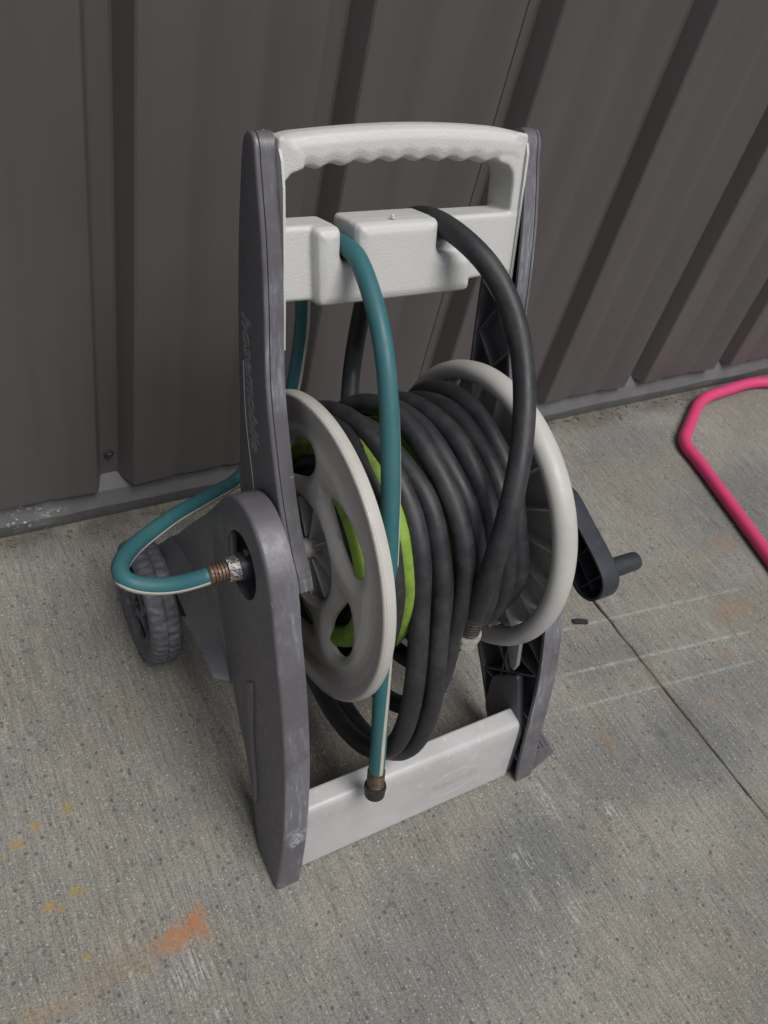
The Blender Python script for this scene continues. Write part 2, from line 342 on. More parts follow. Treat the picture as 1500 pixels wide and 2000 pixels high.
def smooth_poly(pts, step, closed=True, keep=False):
    """Catmull-Rom through 2D/3D points, resampled about every step"""
    P = np.array(pts, float); n = len(P); out = []
    rng_ = range(n if closed else n - 1)
    for i in rng_:
        if closed: p0, p1, p2, p3 = P[(i - 1) % n], P[i], P[(i + 1) % n], P[(i + 2) % n]
        else:
            p1, p2 = P[i], P[i + 1]
            p0 = P[i - 1] if i > 0 else 2 * p1 - p2
            p3 = P[i + 2] if i + 2 < n else 2 * p2 - p1
        m = max(1, int(np.linalg.norm(p2 - p1) / step))
        # centripetal parametrisation
        t1 = np.linalg.norm(p1 - p0) ** .5 or 1e-6; t2 = t1 + (np.linalg.norm(p2 - p1) ** .5 or 1e-6); t3 = t2 + (np.linalg.norm(p3 - p2) ** .5 or 1e-6)
        for j in range(m):
            t = t1 + (t2 - t1) * j / m
            A1 = (t1 - t) / t1 * p0 + t / t1 * p1; A2 = (t2 - t) / (t2 - t1) * p1 + (t - t1) / (t2 - t1) * p2
            A3 = (t3 - t) / (t3 - t2) * p2 + (t - t2) / (t3 - t2) * p3
            B1 = (t2 - t) / t2 * A1 + t / t2 * A2; B2 = (t3 - t) / (t3 - t1) * A2 + (t - t1) / (t3 - t1) * A3
            out.append((t2 - t) / (t2 - t1) * B1 + (t - t1) / (t2 - t1) * B2)
    if not closed: out.append(P[-1])
    return np.array(out)
def densify(pts, step):
    P = np.array(pts, float); out = []
    for i in range(len(P)):
        a, b = P[i], P[(i + 1) % len(P)]; m = max(1, int(np.linalg.norm(b - a) / step))
        out += [a + (b - a) * j / m for j in range(m)]
    return np.array(out)
def round_poly(pts, r, step=0.004):
    """closed polygon with corners rounded by radius r (a number, or one per corner)"""
    n = len(pts); out = []; P = np.array(pts, float); rs = r if hasattr(r, '__len__') else [r] * n
    for i in range(n):
        a, b, c = P[i - 1], P[i], P[(i + 1) % n]
        u, v = a - b, c - b; lu, lv = np.linalg.norm(u), np.linalg.norm(v); u /= lu; v /= lv
        q = min(rs[i], lu * 0.45, lv * 0.45)
        if q < 1e-5: out.append(b); continue
        for j in range(10):
            t = j / 9; out.append((1 - t) ** 2 * (b + u * q) + 2 * t * (1 - t) * b + t * t * (b + v * q))
    return densify(out, step)
def area2(P): return 0.5 * np.sum(P[:, 0] * np.roll(P[:, 1], -1) - np.roll(P[:, 0], -1) * P[:, 1])
def inset(P, d):
    """move a closed polygon inwards by d"""
    if area2(P) < 0: return inset(P[::-1], d)[::-1]
    e = np.roll(P, -1, 0) - P; e /= np.maximum(np.linalg.norm(e, axis=1), 1e-9)[:, None]
    nrm = np.c_[-e[:, 1], e[:, 0]]; m = nrm + np.roll(nrm, 1, 0); L = np.linalg.norm(m, axis=1); m /= np.maximum(L, 1e-6)[:, None]
    return P + m * (d / np.clip(L / 2, 0.5, 1))[:, None]
def tess(loops):
    tri = tessellate_polygon([[Vector((p[0], p[1], 0)) for p in L] for L in loops])
    return [tuple(t) for t in tri]
def loft(rings, closed=True):
    """rings of equal length 3D points joined by quads"""
    n = len(rings[0]); V = [tuple(p) for r in rings for p in r]; F = []
    for a in range(len(rings) - 1):
        for i in range(n if closed else n - 1):
            j = (i + 1) % n; F.append((a * n + i, a * n + j, (a + 1) * n + j, (a + 1) * n + i))
    return V, F
def weld(vf, d=1e-5):
    bm = bmesh.new(); vs_ = [bm.verts.new(p) for p in vf[0]]
    for q in vf[1]:
        try: bm.faces.new([vs_[i] for i in q])
        except ValueError: pass
    bmesh.ops.remove_doubles(bm, verts=bm.verts, dist=d); bm.verts.index_update()
    r = [tuple(v.co) for v in bm.verts], [tuple(v.index for v in f.verts) for f in bm.faces]; bm.free(); return r
def prism(P, x0, x1, b=0.0, holes=()):
    """polygon P in (a, b) extruded along a first axis x0..x1, rims rounded by b at the x0 end and x1 end"""
    P = np.array(P, float); sg = 1 if x1 > x0 else -1; parts = []
    at = lambda Q, x: [(x, q[0], q[1]) for q in Q]
    if b > 0:
        rings = [at(inset(P, b), x0), at(inset(P, b * .29), x0 + sg * b * .29), at(P, x0 + sg * b), at(P, x1 - sg * b), at(inset(P, b * .29), x1 - sg * b * .29), at(inset(P, b), x1)]
        cap = inset(P, b)
    else: rings = [at(P, x0), at(P, x1)]; cap = P
    parts.append(loft(rings))
    loops = [cap] + [np.array(h) for h in holes]; allp = np.vstack(loops); T = tess(loops)
    for x in (x0, x1): parts.append((at(allp, x), T))
    for h in holes: parts.append(loft([at(h, x0), at(h, x1)]))
    return weld(join(*parts))
def shell(P, x_out, x_in, th, b, holes=(), groove=0):
    """moulded channel: closed face at x_out with rounded rim, open towards x_in"""
    P = np.array(P, float); sg = 1 if x_in > x_out else -1
    at = lambda Q, x: [(x, q[0], q[1]) for q in Q]
    I = inset(P, th)
    rings = [at(inset(P, b), x_out), at(inset(P, b * .6), x_out + sg * b * .12), at(inset(P, b * .29), x_out + sg * b * .29), at(inset(P, b * .1), x_out + sg * b * .6), at(P, x_out + sg * b)] + ([at(P, x_out + sg * groove), at(inset(P, 0.0016), x_out + sg * (groove + 0.0003)), at(inset(P, 0.0016), x_out + sg * (groove + 0.0009)), at(P, x_out + sg * (groove + 0.0012))] if groove else []) + [at(P, x_in), at(I, x_in), at(I, x_out + sg * th)]
    parts = [loft(rings)]
    L1 = [inset(P, b)] + [np.array(h) for h in holes]; L2 = [I] + [np.array(h) for h in holes]
    parts.append((at(np.vstack(L1), x_out), tess(L1))); parts.append((at(np.vstack(L2), x_out + sg * th), tess(L2)))
    for h in holes: parts.append(loft([at(h, x_out), at(h, x_out + sg * th)]))
    return weld(join(*parts))
def box(c, h, ax=None):
    """box with centre c, half sizes h and optional axis vectors"""
    ax = np.eye(3) if ax is None else np.array(ax, float); c = np.array(c, float)
    V = [c + ax[0] * h[0] * i + ax[1] * h[1] * j + ax[2] * h[2] * k_ for i in (-1, 1) for j in (-1, 1) for k_ in (-1, 1)]
    return V, [(0, 1, 3, 2), (4, 6, 7, 5), (0, 4, 5, 1), (2, 3, 7, 6), (0, 2, 6, 4), (1, 5, 7, 3)]
def plate(a, b, x0, x1, t):
    """thin upright web from (y, z) a to b, between x0 and x1, thickness t"""
    a, b = np.array(a), np.array(b); d = (b - a); L = np.linalg.norm(d); d = d / L
    return box(((x0 + x1) / 2, *((a + b) / 2)), (abs(x1 - x0) / 2, L / 2, t / 2), [(1, 0, 0), (0, d[0], d[1]), (0, -d[1], d[0])])
def frames(P):
    T = np.gradient(P, axis=0); T /= np.linalg.norm(T, axis=1)[:, None]
    n0 = np.cross(T[0], [0.13, 0.4, 0.9]); n0 /= np.linalg.norm(n0); N = [n0]
    for i in range(1, len(P)):
        v = N[-1] - T[i] * N[-1].dot(T[i]); N.append(v / np.linalg.norm(v))
    N = np.array(N); return T, N, np.cross(T, N)
def tube(P, r, n=14, caps=True):
    P = np.array(P, float); T, N, B = frames(P); r = np.broadcast_to(np.asarray(r, float), (len(P),))
    a = np.linspace(0, 2 * PI, n, endpoint=False)
    rings = [P[i] + r[i] * (np.cos(a)[:, None] * N[i] + np.sin(a)[:, None] * B[i]) for i in range(len(P))]
    V, F = loft(rings)
    if caps: F = F + [tuple(range(n))[::-1], tuple(range(len(V) - n, len(V)))]
    return V, F
def lathe(prof, c, axis, n=28, up=None):
    """prof = [(distance along axis, radius)]"""
    ax = np.array(axis, float); ax /= np.linalg.norm(ax); u = np.cross(ax, [0.2, 0.3, 0.93]); u /= np.linalg.norm(u); v = np.cross(ax, u); c = np.array(c, float)
    a = np.linspace(0, 2 * PI, n, endpoint=False)
    rings = [c + ax * t + r * (np.cos(a)[:, None] * u + np.sin(a)[:, None] * v) for t, r in prof]
    V, F = loft(rings)
    if prof[0][1] > 1e-4: F = F + [tuple(range(n))[::-1]]
    if prof[-1][1] > 1e-4: F = F + [tuple(range(len(V) - n, len(V)))]
    return V, F
def remesh(name, vf, mat, parent, voxel, iters=6, angle=0, factor=0.5):
    p = origin_of(parent); v = (np.asarray(vf[0], float) - np.array(p)) * S
    me = bpy.data.meshes.new(name + '_raw'); me.from_pydata(v.tolist(), [], [tuple(int(i) for i in q) for q in vf[1]])
    bm = bmesh.new(); bm.from_mesh(me); bmesh.ops.recalc_face_normals(bm, faces=bm.faces); bm.to_mesh(me); bm.free()
    o = bpy.data.objects.new('tmp', me); COL.objects.link(o)
    m = o.modifiers.new('r', 'REMESH'); m.mode = 'VOXEL'; m.voxel_size = voxel * S
    m = o.modifiers.new('s', 'SMOOTH'); m.iterations = iters; m.factor = factor
    dg = bpy.context.evaluated_depsgraph_get(); dg.update()
    out = bpy.data.meshes.new_from_object(o.evaluated_get(dg)); out.name = name
    bpy.data.objects.remove(o); bpy.data.meshes.remove(me)
    out.materials.clear(); out.materials.append(MAT[mat])
    return link_mesh(name, out, parent, True, angle)
def text_mesh(body, size, shear=0.0):
    cu = bpy.data.curves.new('t', 'FONT'); cu.body = body; cu.size = size; cu.shear = shear; cu.fill_mode = 'NONE'; cu.bevel_depth = size * 0.012; cu.bevel_resolution = 0; cu.resolution_u = 4
    cu.align_x = 'CENTER'; cu.align_y = 'CENTER'
    o = bpy.data.objects.new('tmp', cu); COL.objects.link(o); dg = bpy.context.evaluated_depsgraph_get(); dg.update()
    me = bpy.data.meshes.new_from_object(o.evaluated_get(dg)); V = [tuple(v.co) for v in me.vertices]; F = [tuple(f.vertices) for f in me.polygons]
    bpy.data.objects.remove(o); bpy.data.meshes.remove(me); bpy.data.curves.remove(cu); return V, F

# ------------------------------------------------------------------ setting: ground, slabs
obj('ground', ([(-90, -90, -0.03), (90, -90, -0.03), (90, 90, -0.03), (-90, 90, -0.03)], [(0, 1, 2, 3)]), 'soil', kind='structure')
def slab(x0, x1, y0, y1, side):
    # sawn edge beside the joint is slightly ragged
    ys = np.arange(y0, y1 + 1e-6, 0.02)
    jag = [0.0022 * noise.noise(Vector((side * 3.1, y * 34, 0))) + 0.0018 * noise.noise(Vector((side * 7.0, y * 7, 1))) for y in ys]
    e = x1 if side < 0 else x0
    edge = [(e + j, y) for j, y in zip(jag, ys)]
    far = x0 if side < 0 else x1
    top = [(p[0], p[1], 0.0) for p in edge]; low = [(p[0] - side * 0.0012, p[1], -0.002) for p in edge]; bot = [(p[0] - side * 0.0012, p[1], -0.028) for p in edge]
    ft = [(far, p[1], 0.0) for p in edge]; n = len(top)
    V = ft + top + low + bot; F = []
    for a in range(3):
        for i in range(n - 1): F.append((a * n + i, a * n + i + 1, (a + 1) * n + i + 1, (a + 1) * n + i))
    return V, F
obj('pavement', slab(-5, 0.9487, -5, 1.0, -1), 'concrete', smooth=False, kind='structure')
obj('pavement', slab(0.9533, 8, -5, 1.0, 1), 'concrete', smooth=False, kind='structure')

# ------------------------------------------------------------------ steel wall
wall = thing('metal_wall', 'dark brown ribbed steel wall running behind the hose reel cart', 'wall', (0.3, 0.95, 0))
P0, X0 = 0.2755, 0.297            # groove spacing, right-hand lip of the groove beside the cart
YF, YB = 0.944, 0.974
def pan_profile(xr):
    """one groove and the pan on its right, starting at the groove's left lip; xr = right lip of the groove"""
    return [(xr - 0.060, YF), (xr - 0.0575, YF + 0.002), (xr - 0.047, YB - 0.002), (xr - 0.044, YB), (xr - 0.022, YB), (xr - 0.019, YB - 0.002), (xr - 0.003, YF + 0.002), (xr, YF),
            (xr + 0.055, YF + 0.003), (xr + 0.062, YF + 0.0055), (xr + 0.070, YF + 0.0055), (xr + 0.077, YF + 0.004), (xr + 0.135, YF + 0.004), (xr + 0.142, YF + 0.0055), (xr + 0.150, YF + 0.0055), (xr + 0.157, YF + 0.003)]
ZT = 2.6
for s in range(-3, 6):                                # sheets of three grooves each, lapped side by side
    pr = []
    for k_ in range(3): pr += pan_profile(X0 + (3 * s + k_ - 1) * P0)
    pr.append((X0 + (3 * s + 2) * P0 - 0.060 + 0.002, YF))
    off = 0.0012 * (s % 2)
    zb = 0.064
    outl = [(x, y - off) for x, y in pr]
    zs = [zb, 0.3, 0.8, 1.6, ZT]
    rings = [[(x, y + (0 if z > zb + .01 else 0), z) for x, y in outl] for z in zs]
    back = [[(x, y + 0.0012, z) for x, y in outl] for z in (zb,)]
    vf = loft([back[0]] + rings, closed=False)
    obj('wall_panel', vf, 'wall', wall, angle=20)
# screws low in the grooves
def screw_at(x, z, first=[None]):
    if first[0] is None:
        vf = join(lathe([(0, 0.0075), (0.0012, 0.0078), (0.0016, 0.0070)], (x, YB - 0.0005, z), (0, -1, 0), 18), lathe([(0.0010, 0.0046), (0.0052, 0.0044), (0.0060, 0.0036)], (x, YB, z), (0, -1, 0), 6))
        first[0] = obj('screw', vf, 'screw', wall, angle=30, org=(x - 0.3, YB - 0.95, z)); return
    o = first[0].copy(); COL.objects.link(o); o.parent = wall; o.location = Vector((x - 0.3, YB - 0.95, z)) * S
for k_ in range(-4, 8):
    for z in (0.112, 1.3): screw_at(X0 + k_ * P0 - 0.033 + 0.002 * math.sin(k_ * 2.3), z + 0.004 * math.sin(k_ * 1.7))
# base flashing: ledge under the sheets, sloping lip, drop to the slab; a few dents
def flashing():
    xs = np.arange(-4.5, 5.5, 0.012); rings = []
    for x in xs:
        d = 0.0016 * noise.noise(Vector((x * 9, 0, 0))) + 0.0022 * noise.noise(Vector((x * 2.3, 5, 0)))
        dent = 0.006 * math.exp(-((x - 0.155) / 0.02) ** 2) + 0.004 * math.exp(-((x - 1.62) / 0.05) ** 2)
        rings.append([(x, 0.981, 0.130), (x, 0.9785, 0.080), (x, 0.976, 0.074), (x, 0.957 + dent, 0.050 + d), (x, 0.950 + dent + d, 0.034 + d), (x, 0.946 + dent * .6 + d, 0.026 + d), (x, 0.9475 + d, 0.012), (x, 0.950 + d * .6, 0.0015)])
    return loft(rings, closed=False)
obj('base_flashing', flashing(), 'trim', wall, angle=12)

# ------------------------------------------------------------------ hose reel cart
YC, ZC = 0.515, 0.365              # reel axle
CX = 0.462                         # mid plane of the cart
cart = thing('hose_reel_cart', 'grey two wheeled plastic hose reel cart with pale handle standing on the concrete', 'hose reel cart', (CX, 0.50, 0))
mir = lambda vf: ([(2 * CX - p[0], p[1], p[2]) for p in vf[0]], [tuple(reversed(q)) for q in vf[1]])

# legs (lower side mouldings): profile in (y, z)
leg_front = [(0.306, 0.0), (0.312, 0.030), (0.336, 0.135), (0.358, 0.209), (0.393, 0.290), (0.426, 0.350)]
hub = smooth_poly([(0.440, 0.380), (0.460, 0.407), (0.488, 0.428), (0.518, 0.438), (0.550, 0.430), (0.578, 0.404), (0.592, 0.370), (0.596, 0.340)], 0.006, closed=False)
leg_back = [(0.590, 0.305), (0.560, 0.250), (0.520, 0.190), (0.490, 0.152), (0.437, 0.093), (0.395, 0.040), (0.362, 0.0)]
leg_poly = np.vstack([smooth_poly(leg_front, 0.006, closed=False), hub, smooth_poly(leg_back, 0.006, closed=False)])
leg_poly = densify(leg_poly, 0.007)
hole = [(YC + 0.0375 * math.cos(t), ZC + 0.0375 * math.sin(t)) for t in np.linspace(0, 2 * PI, 40, endpoint=False)]
LX, LI = 0.272, 0.302
def flare(x, y, z):                # foot spreads outwards a little at the ground
    k_ = max(0.0, 1 - z / 0.12); side = -1 if x < CX else 1
    return (x + side * 0.006 * k_ * k_, y, z)
def build_leg(side):
    vf = shell(leg_poly, LX, LI, 0.0045, 0.0045, holes=[hole])
    vf = mapv(vf, flare)
    return vf if side < 0 else mir(vf)
def legp(side, z):
    a = np.array(leg_front if side == 'f' else leg_back); a = a[np.argsort(a[:, 1])]; y = np.interp(z, a[:, 1], a[:, 0]); return (y + 0.006 if side == 'f' else y - 0.006, z)
ribs_leg = [(legp(p, z0), legp(q, z1)) for p, z0, q, z1 in (('f', 0.12, 'b', 0.10), ('f', 0.10, 'b', 0.23), ('f', 0.19, 'b', 0.10), ('f', 0.19, 'b', 0.16), ('f', 0.25, 'b', 0.20), ('f', 0.27, 'b', 0.15), ('f', 0.21, 'b', 0.27), ('f', 0.04, 'b', 0.06))] + [((0.405, 0.115), (0.440, 0.285))]
for side in (-1, 1):
    leg = obj('leg', build_leg(side), 'leg', cart, angle=40)
    # hub sleeve round the axle hole
    sl = lathe([(0, 0.0378), (0, 0.0415), (0.026, 0.0415), (0.026, 0.0378), (0, 0.0378)], (LX + 0.003, YC, ZC), (1, 0, 0), 40)
    sl = (sl[0], [q for q in sl[1] if len(q) == 4])
    obj('hub_sleeve', sl if side < 0 else mir(sl), 'post', leg, angle=40)
    bk = lathe([(0.0, 0.0), (0.0, 0.041)], (LX + 0.028, YC, ZC), (1, 0, 0), 30)
    obj('hub_plate', bk if side < 0 else mir(bk), 'black', leg)
    for a, b in ribs_leg:
        r_ = plate(a, b, LX + 0.004, LI - 0.002, 0.0022)
        obj('rib', r_ if side < 0 else mir(r_), 'post', leg, smooth=False)
    if side < 0:
        # long shallow relief on the outer face
        P = smooth_poly([(0.452, 0.235), (0.462, 0.225), (0.452, 0.18), (0.420, 0.112), (0.399, 0.070), (0.392, 0.066), (0.397, 0.085), (0.425, 0.150)], 0.005)
        obj('relief', mapv(prism(P, LX - 0.0035, LX + 0.002, 0.0018), flare), 'post', leg, angle=60)
    # solid corner web where the crossbar meets the leg
    web = prism(round_poly([(0.322, 0.004), (0.350, 0.004), (0.405, 0.06), (0.415, 0.115), (0.380, 0.165), (0.352, 0.118), (0.335, 0.09)], 0.008, 0.006), LI - 0.006, LI + 0.004, 0.002)
    obj('corner_web', web if side < 0 else mir(web), 'post', leg, angle=40)
    # ridged foot pad on the outside, behind the foot
    if side > 0:
        fp = join(*[box((0.668 + 0.006 * i, 0.348 - 0.004 * i, 0.016), (0.030 - 0.004 * i, 0.006 + 0.002 * i, 0.013 - 0.002 * i), [(0.93, -0.30, -0.22), (0.30, 0.95, 0), (0.21, -0.07, 0.97)]) for i in range(1)])
        P = [(0.645, 0.375), (0.645, 0.312), (0.668, 0.312), (0.708, 0.322), (0.706, 0.356)]
        V = [(x, y, 0.0015) for x, y in P] + [(0.645, 0.380, 0.056), (0.645, 0.322, 0.056), (0.664, 0.318, 0.040), (0.698, 0.327, 0.018), (0.696, 0.354, 0.024)]
        F = [(0, 1, 2, 3, 4), (5, 9, 8, 7, 6)] + [(i, (i + 1) % 5, 5 + (i + 1) % 5, 5 + i) for i in range(5)]
        pad = obj('foot_pad', (V, F), 'post', leg, smooth=False)
        for i in range(3):
            t = 0.25 + 0.28 * i; a = np.array([0.652 + 0.046 * t, 0.318 + 0.010 * t, 0.054 - 0.036 * t]); b = a + np.array([-0.001, 0.036, 0.006])
            obj('tread_rib', tube([a, (a + b) / 2, b], 0.0022, 6), 'post', pad)

# pale tongue hanging below the axle on the crank side
obj('axle_tongue', prism(densify(np.array([(0.4138, 0.202), (0.3915, 0.1751), (0.3845, 0.1755), (0.3829, 0.1872), (0.3934, 0.2182), (0.4081, 0.2479), (0.4319, 0.2172)]), 0.006), 0.609, 0.615, 0.001), 'tongue', cart, angle=40)

# fender / wheel bracket behind each leg
def build_fender(side):
    ridge = [(0.720, 0.192), (0.690, 0.204), (0.645, 0.211), (0.600, 0.222), (0.565, 0.205), (0.523, 0.181), (0.505, 0.160)]
    outer = [(0.740, 0.150), (0.705, 0.158), (0.660, 0.165), (0.610, 0.166), (0.576, 0.158), (0.546, 0.166), (0.514, 0.165)]
    r = smooth_poly(ridge, 0.01, closed=False); o_ = smooth_poly(outer, 0.01, closed=False)
    m = 26
    rs = np.array([r[int(i * (len(r) - 1) / (m - 1))] for i in range(m)]); os_ = np.array([o_[int(i * (len(o_) - 1) / (m - 1))] for i in range(m)])
    A = [(0.274, y, z) for y, z in rs]; B = [(0.2555, y, z) for y, z in os_]
    C_ = [(0.2605, y, z) for y, z in os_]; D = [(0.279, y, z) for y, z in rs]
    strip = loft([A, B, C_, D], closed=False)
    web = prism(densify(smooth_poly([(0.570, 0.400), (0.620, 0.335), (0.690, 0.232), (0.735, 0.160), (0.745, 0.135), (0.730, 0.085), (0.695, 0.070), (0.665, 0.085), (0.640, 0.125), (0.600, 0.150), (0.550, 0.148), (0.510, 0.148), (0.50, 0.20), (0.53, 0.33)], 0.008), 0.008), 0.2735, 0.280, 0.002)
    vf = join(strip, web)
    return vf if side < 0 else mir(vf)
for side in (-1, 1): obj('fender', build_fender(side), 'post', cart, angle=40)

# uprights
def post_xr(z): return 2 * CX - 0.306
def post_x(z): return 0.306
pf = [(0.4565, 0.372), (0.464, 0.383), (0.487, 0.402), (0.515, 0.434), (0.544, 0.477), (0.579, 0.539), (0.605, 0.614), (0.626, 0.668), (0.654, 0.724)]
pt = [(0.660, 0.737), (0.668, 0.743), (0.678, 0.741), (0.6845, 0.732)]
pb = [(0.685, 0.715), (0.676, 0.650), (0.660, 0.575), (0.634, 0.480), (0.603, 0.370), (0.578, 0.356), (0.535, 0.350), (0.490, 0.360), (0.466, 0.366)]
post_poly = densify(np.vstack([smooth_poly(pf, 0.006, closed=False)[:-1], smooth_poly([pf[-1]] + pt + [pb[0]], 0.003, closed=False)[:-1], smooth_poly(pb, 0.006, closed=False)]), 0.008)
def build_post(side):
    vf = shell(post_poly, 0.0, 0.0200, 0.0035, 0.003, groove=0.0045)
    return mapv(vf, lambda x, y, z: (post_x(z) + x, y, z) if side < 0 else (post_xr(z) - x, y, z))
def fb(fr, bk, side, z, m):
    a = np.array(fr if side == 'f' else bk); a = a[np.argsort(a[:, 1])]; y = np.interp(z, a[:, 1], a[:, 0]); return (y + m if side == 'f' else y - m, z)
ribs_post = [(fb(pf, pb, p, z0, 0.005), fb(pf, pb, q, z1, 0.005)) for p, z0, q, z1 in (('f', 0.605, 'b', 0.520), ('b', 0.590, 'f', 0.535), ('f', 0.535, 'b', 0.455), ('b', 0.525, 'f', 0.470), ('f', 0.470, 'b', 0.400), ('b', 0.46, 'f', 0.41), ('f', 0.41, 'b', 0.37))]
for side in (-1, 1):
    p = obj('post', build_post(side), 'leg', cart, angle=40)
    for a, b in ribs_post:
        zc = (a[1] + b[1]) / 2; r_ = plate(a, b, post_x(zc) + 0.003, post_x(zc) + 0.0185, 0.0018) if side < 0 else plate(a, b, post_xr(zc) - 0.003, post_xr(zc) - 0.0185, 0.0018)
        obj('rib', r_, 'post', p, smooth=False)
    if side < 0:
        # script lettering scratched in outline down the outer face, with its underline flourish
        V, F = text_mesh('hosemobile', 0.030, 0.35)
        c0 = np.array([0.613, 0.520]); down = np.array([-0.42, -0.907]); up = np.array([-0.907, 0.42])
        Vm = []
        for (x, y, z) in V:
            q = c0 + down * x + up * y; Vm.append((post_x(q[1]) - 0.0002 + z * 0.5, q[0], q[1]))
        MAT['lettering'] = MAT.get('lettering') or NB('scratched_lettering').done((0.33, 0.325, 0.33), 0.6)
        obj('lettering', (Vm, F), 'lettering', p, smooth=False)
        fl = [c0 + down * t + up * (-0.016 - 0.003 * math.sin(t * 40)) for t in np.linspace(-0.02, 0.125, 30)]
        obj('flourish', tube([(post_x(q[1]) - 0.0002, q[0], q[1]) for q in fl], 0.0005, 5), 'lettering', p)

# pale handle moulding: local axes s (up along the posts) and n (towards the viewer)
HK = 0.97                          # handle is a little narrower than the legs
HO = np.array([0, 0.618, 0.6136]); HS = np.array([0, 0.292, 0.956]); HN = np.array([0, -0.956, 0.292])
def hw(n, x, s): q = HO + HK * (HS * s + HN * n); return (HK * x, q[1], q[2])
def hprism(P, n0, n1, b=0): return mapv(prism(P, n0, n1, b), lambda n, x, s: hw(n, x, s))
top = [(0.3365, 0.137), (0.347, 0.1415), (0.380, 0.145), (0.428, 0.148), (0.475, 0.1493), (0.521, 0.1488), (0.559, 0.147), (0.592, 0.144), (0.6165, 0.139)]
scal = [(0.6165, 0.112)] + [(0.606, 0.111), (0.592, 0.113)]
bx_ = np.linspace(0.580, 0.362, 80)
grip = [(x, 0.1175 - 0.0055 * ((x - 0.475) / 0.11) ** 2 + 0.0018 * math.cos((x - 0.472) / 0.0265 * 2 * PI)) for x in bx_]
low = [(0.350, 0.110), (0.341, 0.112), (0.3365, 0.112)]
bar_poly = densify(np.vstack([smooth_poly(top, 0.006, closed=False), scal, grip, low])[::-1], 0.006)
pieces = [hprism(bar_poly, -0.036, 0.001, 0.011)]
# thin cheeks beside the posts, filleted at the window's upper corners
cheekL = [(0.3362, 0.140), (0.3362, -0.012), (0.3402, -0.012), (0.3402, 0.092), (0.3425, 0.103), (0.349, 0.110), (0.362, 0.114), (0.362, 0.125), (0.3405, 0.142)]
pieces.append(hprism(densify(cheekL, 0.006), -0.044, 0.002, 0.0015))
cheekR = [(2 * 0.472 - x if x > 0.337 else 0.6165, s) for x, s in cheekL]
pieces.append(hprism(densify(cheekR, 0.006), -0.044, 0.000, 0.002))
# panel with two hose slots
panel = [(0.3362, -0.007), (0.372, -0.008), (0.380, -0.014), (0.545, -0.014), (0.556, -0.004), (0.6165, 0.000), (0.6165, 0.064), (0.527, 0.064), (0.526, 0.040), (0.520, 0.033), (0.512, 0.033), (0.5065, 0.040), (0.5065, 0.066), (0.4125, 0.066), (0.4125, 0.036), (0.409, 0.030), (0.401, 0.030), (0.3965, 0.036), (0.3965, 0.064), (0.3362, 0.064)]
rp = round_poly(panel, [0.001, .01, .006, .008, .006, .001, .001, .004, .002, .003, .003, .002, .005, .005, .002, .003, .003, .002, .006, .001], 0.006)
pieces.append(hprism(rp, -0.040, 0.001, 0.004))
bul = [(0.372, -0.012), (0.552, -0.012), (0.552, 0.028), (0.520, 0.030), (0.510, 0.031), (0.5065, 0.037), (0.5065, 0.0655), (0.4125, 0.0655), (0.4125, 0.036), (0.409, 0.030), (0.401, 0.030), (0.3965, 0.036), (0.3965, 0.0637), (0.368, 0.0637)]
rb = round_poly(bul, [.008, .008, .01, .003, .003, .003, .006, .006, .002, .003, .003, .002, .007, .007], 0.006)
pieces.append(hprism(rb, -0.020, 0.016, 0.0095))
remesh('handle', join(*pieces), 'handle', cart, 0.0014, 10)
# thin side flanges of the handle lying against the posts
for side, x0, x1, pts in ((-1, 0.3362, 0.3386, [(-0.05, 0.0110), (0.040, 0.0120), (0.100, 0.0105), (0.122, 0.0065), (0.131, 0.0015), (0.135, -0.006), (0.136, -0.036), (-0.050, -0.010)]), (1, 0.6140, 0.6168, [(-0.050, 0.002), (0.060, 0.003), (0.122, 0.003), (0.131, 0.000), (0.134, -0.006), (0.134, -0.036), (0.06, -0.046), (-0.022, -0.046)])):
    V, F = prism(densify(np.array(pts, float), 0.02), x0, x1)
    obj('handle_flange', ([hw(p[2], p[0], p[1]) for p in V], F), 'handle', cart, smooth=False)
obj('mould_nub', lathe([(0, 0.0022), (0.003, 0.002), (0.004, 0.001)], hw(0.004, 0.456, 0.0665), HS, 10), 'handle', cart)

# crossbar
cb = round_poly([(0.319, 0.003), (0.3365, 0.094), (0.341, 0.108), (0.366, 0.110), (0.366, 0.100), (0.352, 0.004)], [0.003, 0.012, 0.010, 0.004, 0.002, 0.002], 0.006)
bar = obj('crossbar', prism(cb, LI + 0.0042, 2 * CX - LI - 0.0042, 0.0015), 'bar', cart, angle=30)
def on_bar(x, t):                 # point on the bar's front face; t = height along it
    a, b = np.array([0.319, 0.003]), np.array([0.3365, 0.094]); q = a + (b - a) * t; return np.array([x, q[0], q[1]])
bn = np.array([0, -0.982, 0.189])
el = [on_bar(0.521 + 0.040 * math.cos(t), 0.46 + 0.24 * math.sin(t)) + bn * 0.0001 for t in np.linspace(0, 2 * PI, 60)]
MAT['emboss'] = plastic('embossed_pale_plastic', (0.40, 0.40, 0.40), 0.4, scuff=0.1, dirt=0.2, dirt_col=(0.30, 0.28, 0.26))
obj('emblem_ring', tube(el, 0.0003, 6), 'bar', bar)
V, F = text_mesh('SUNCAST', 0.0155, 0.2)
obj('emblem_lettering', ([tuple(on_bar(0.521 + p[0], 0.46 + p[1] / 0.0927) + bn * 0.0000) for p in V], F), 'bar', bar, smooth=False)

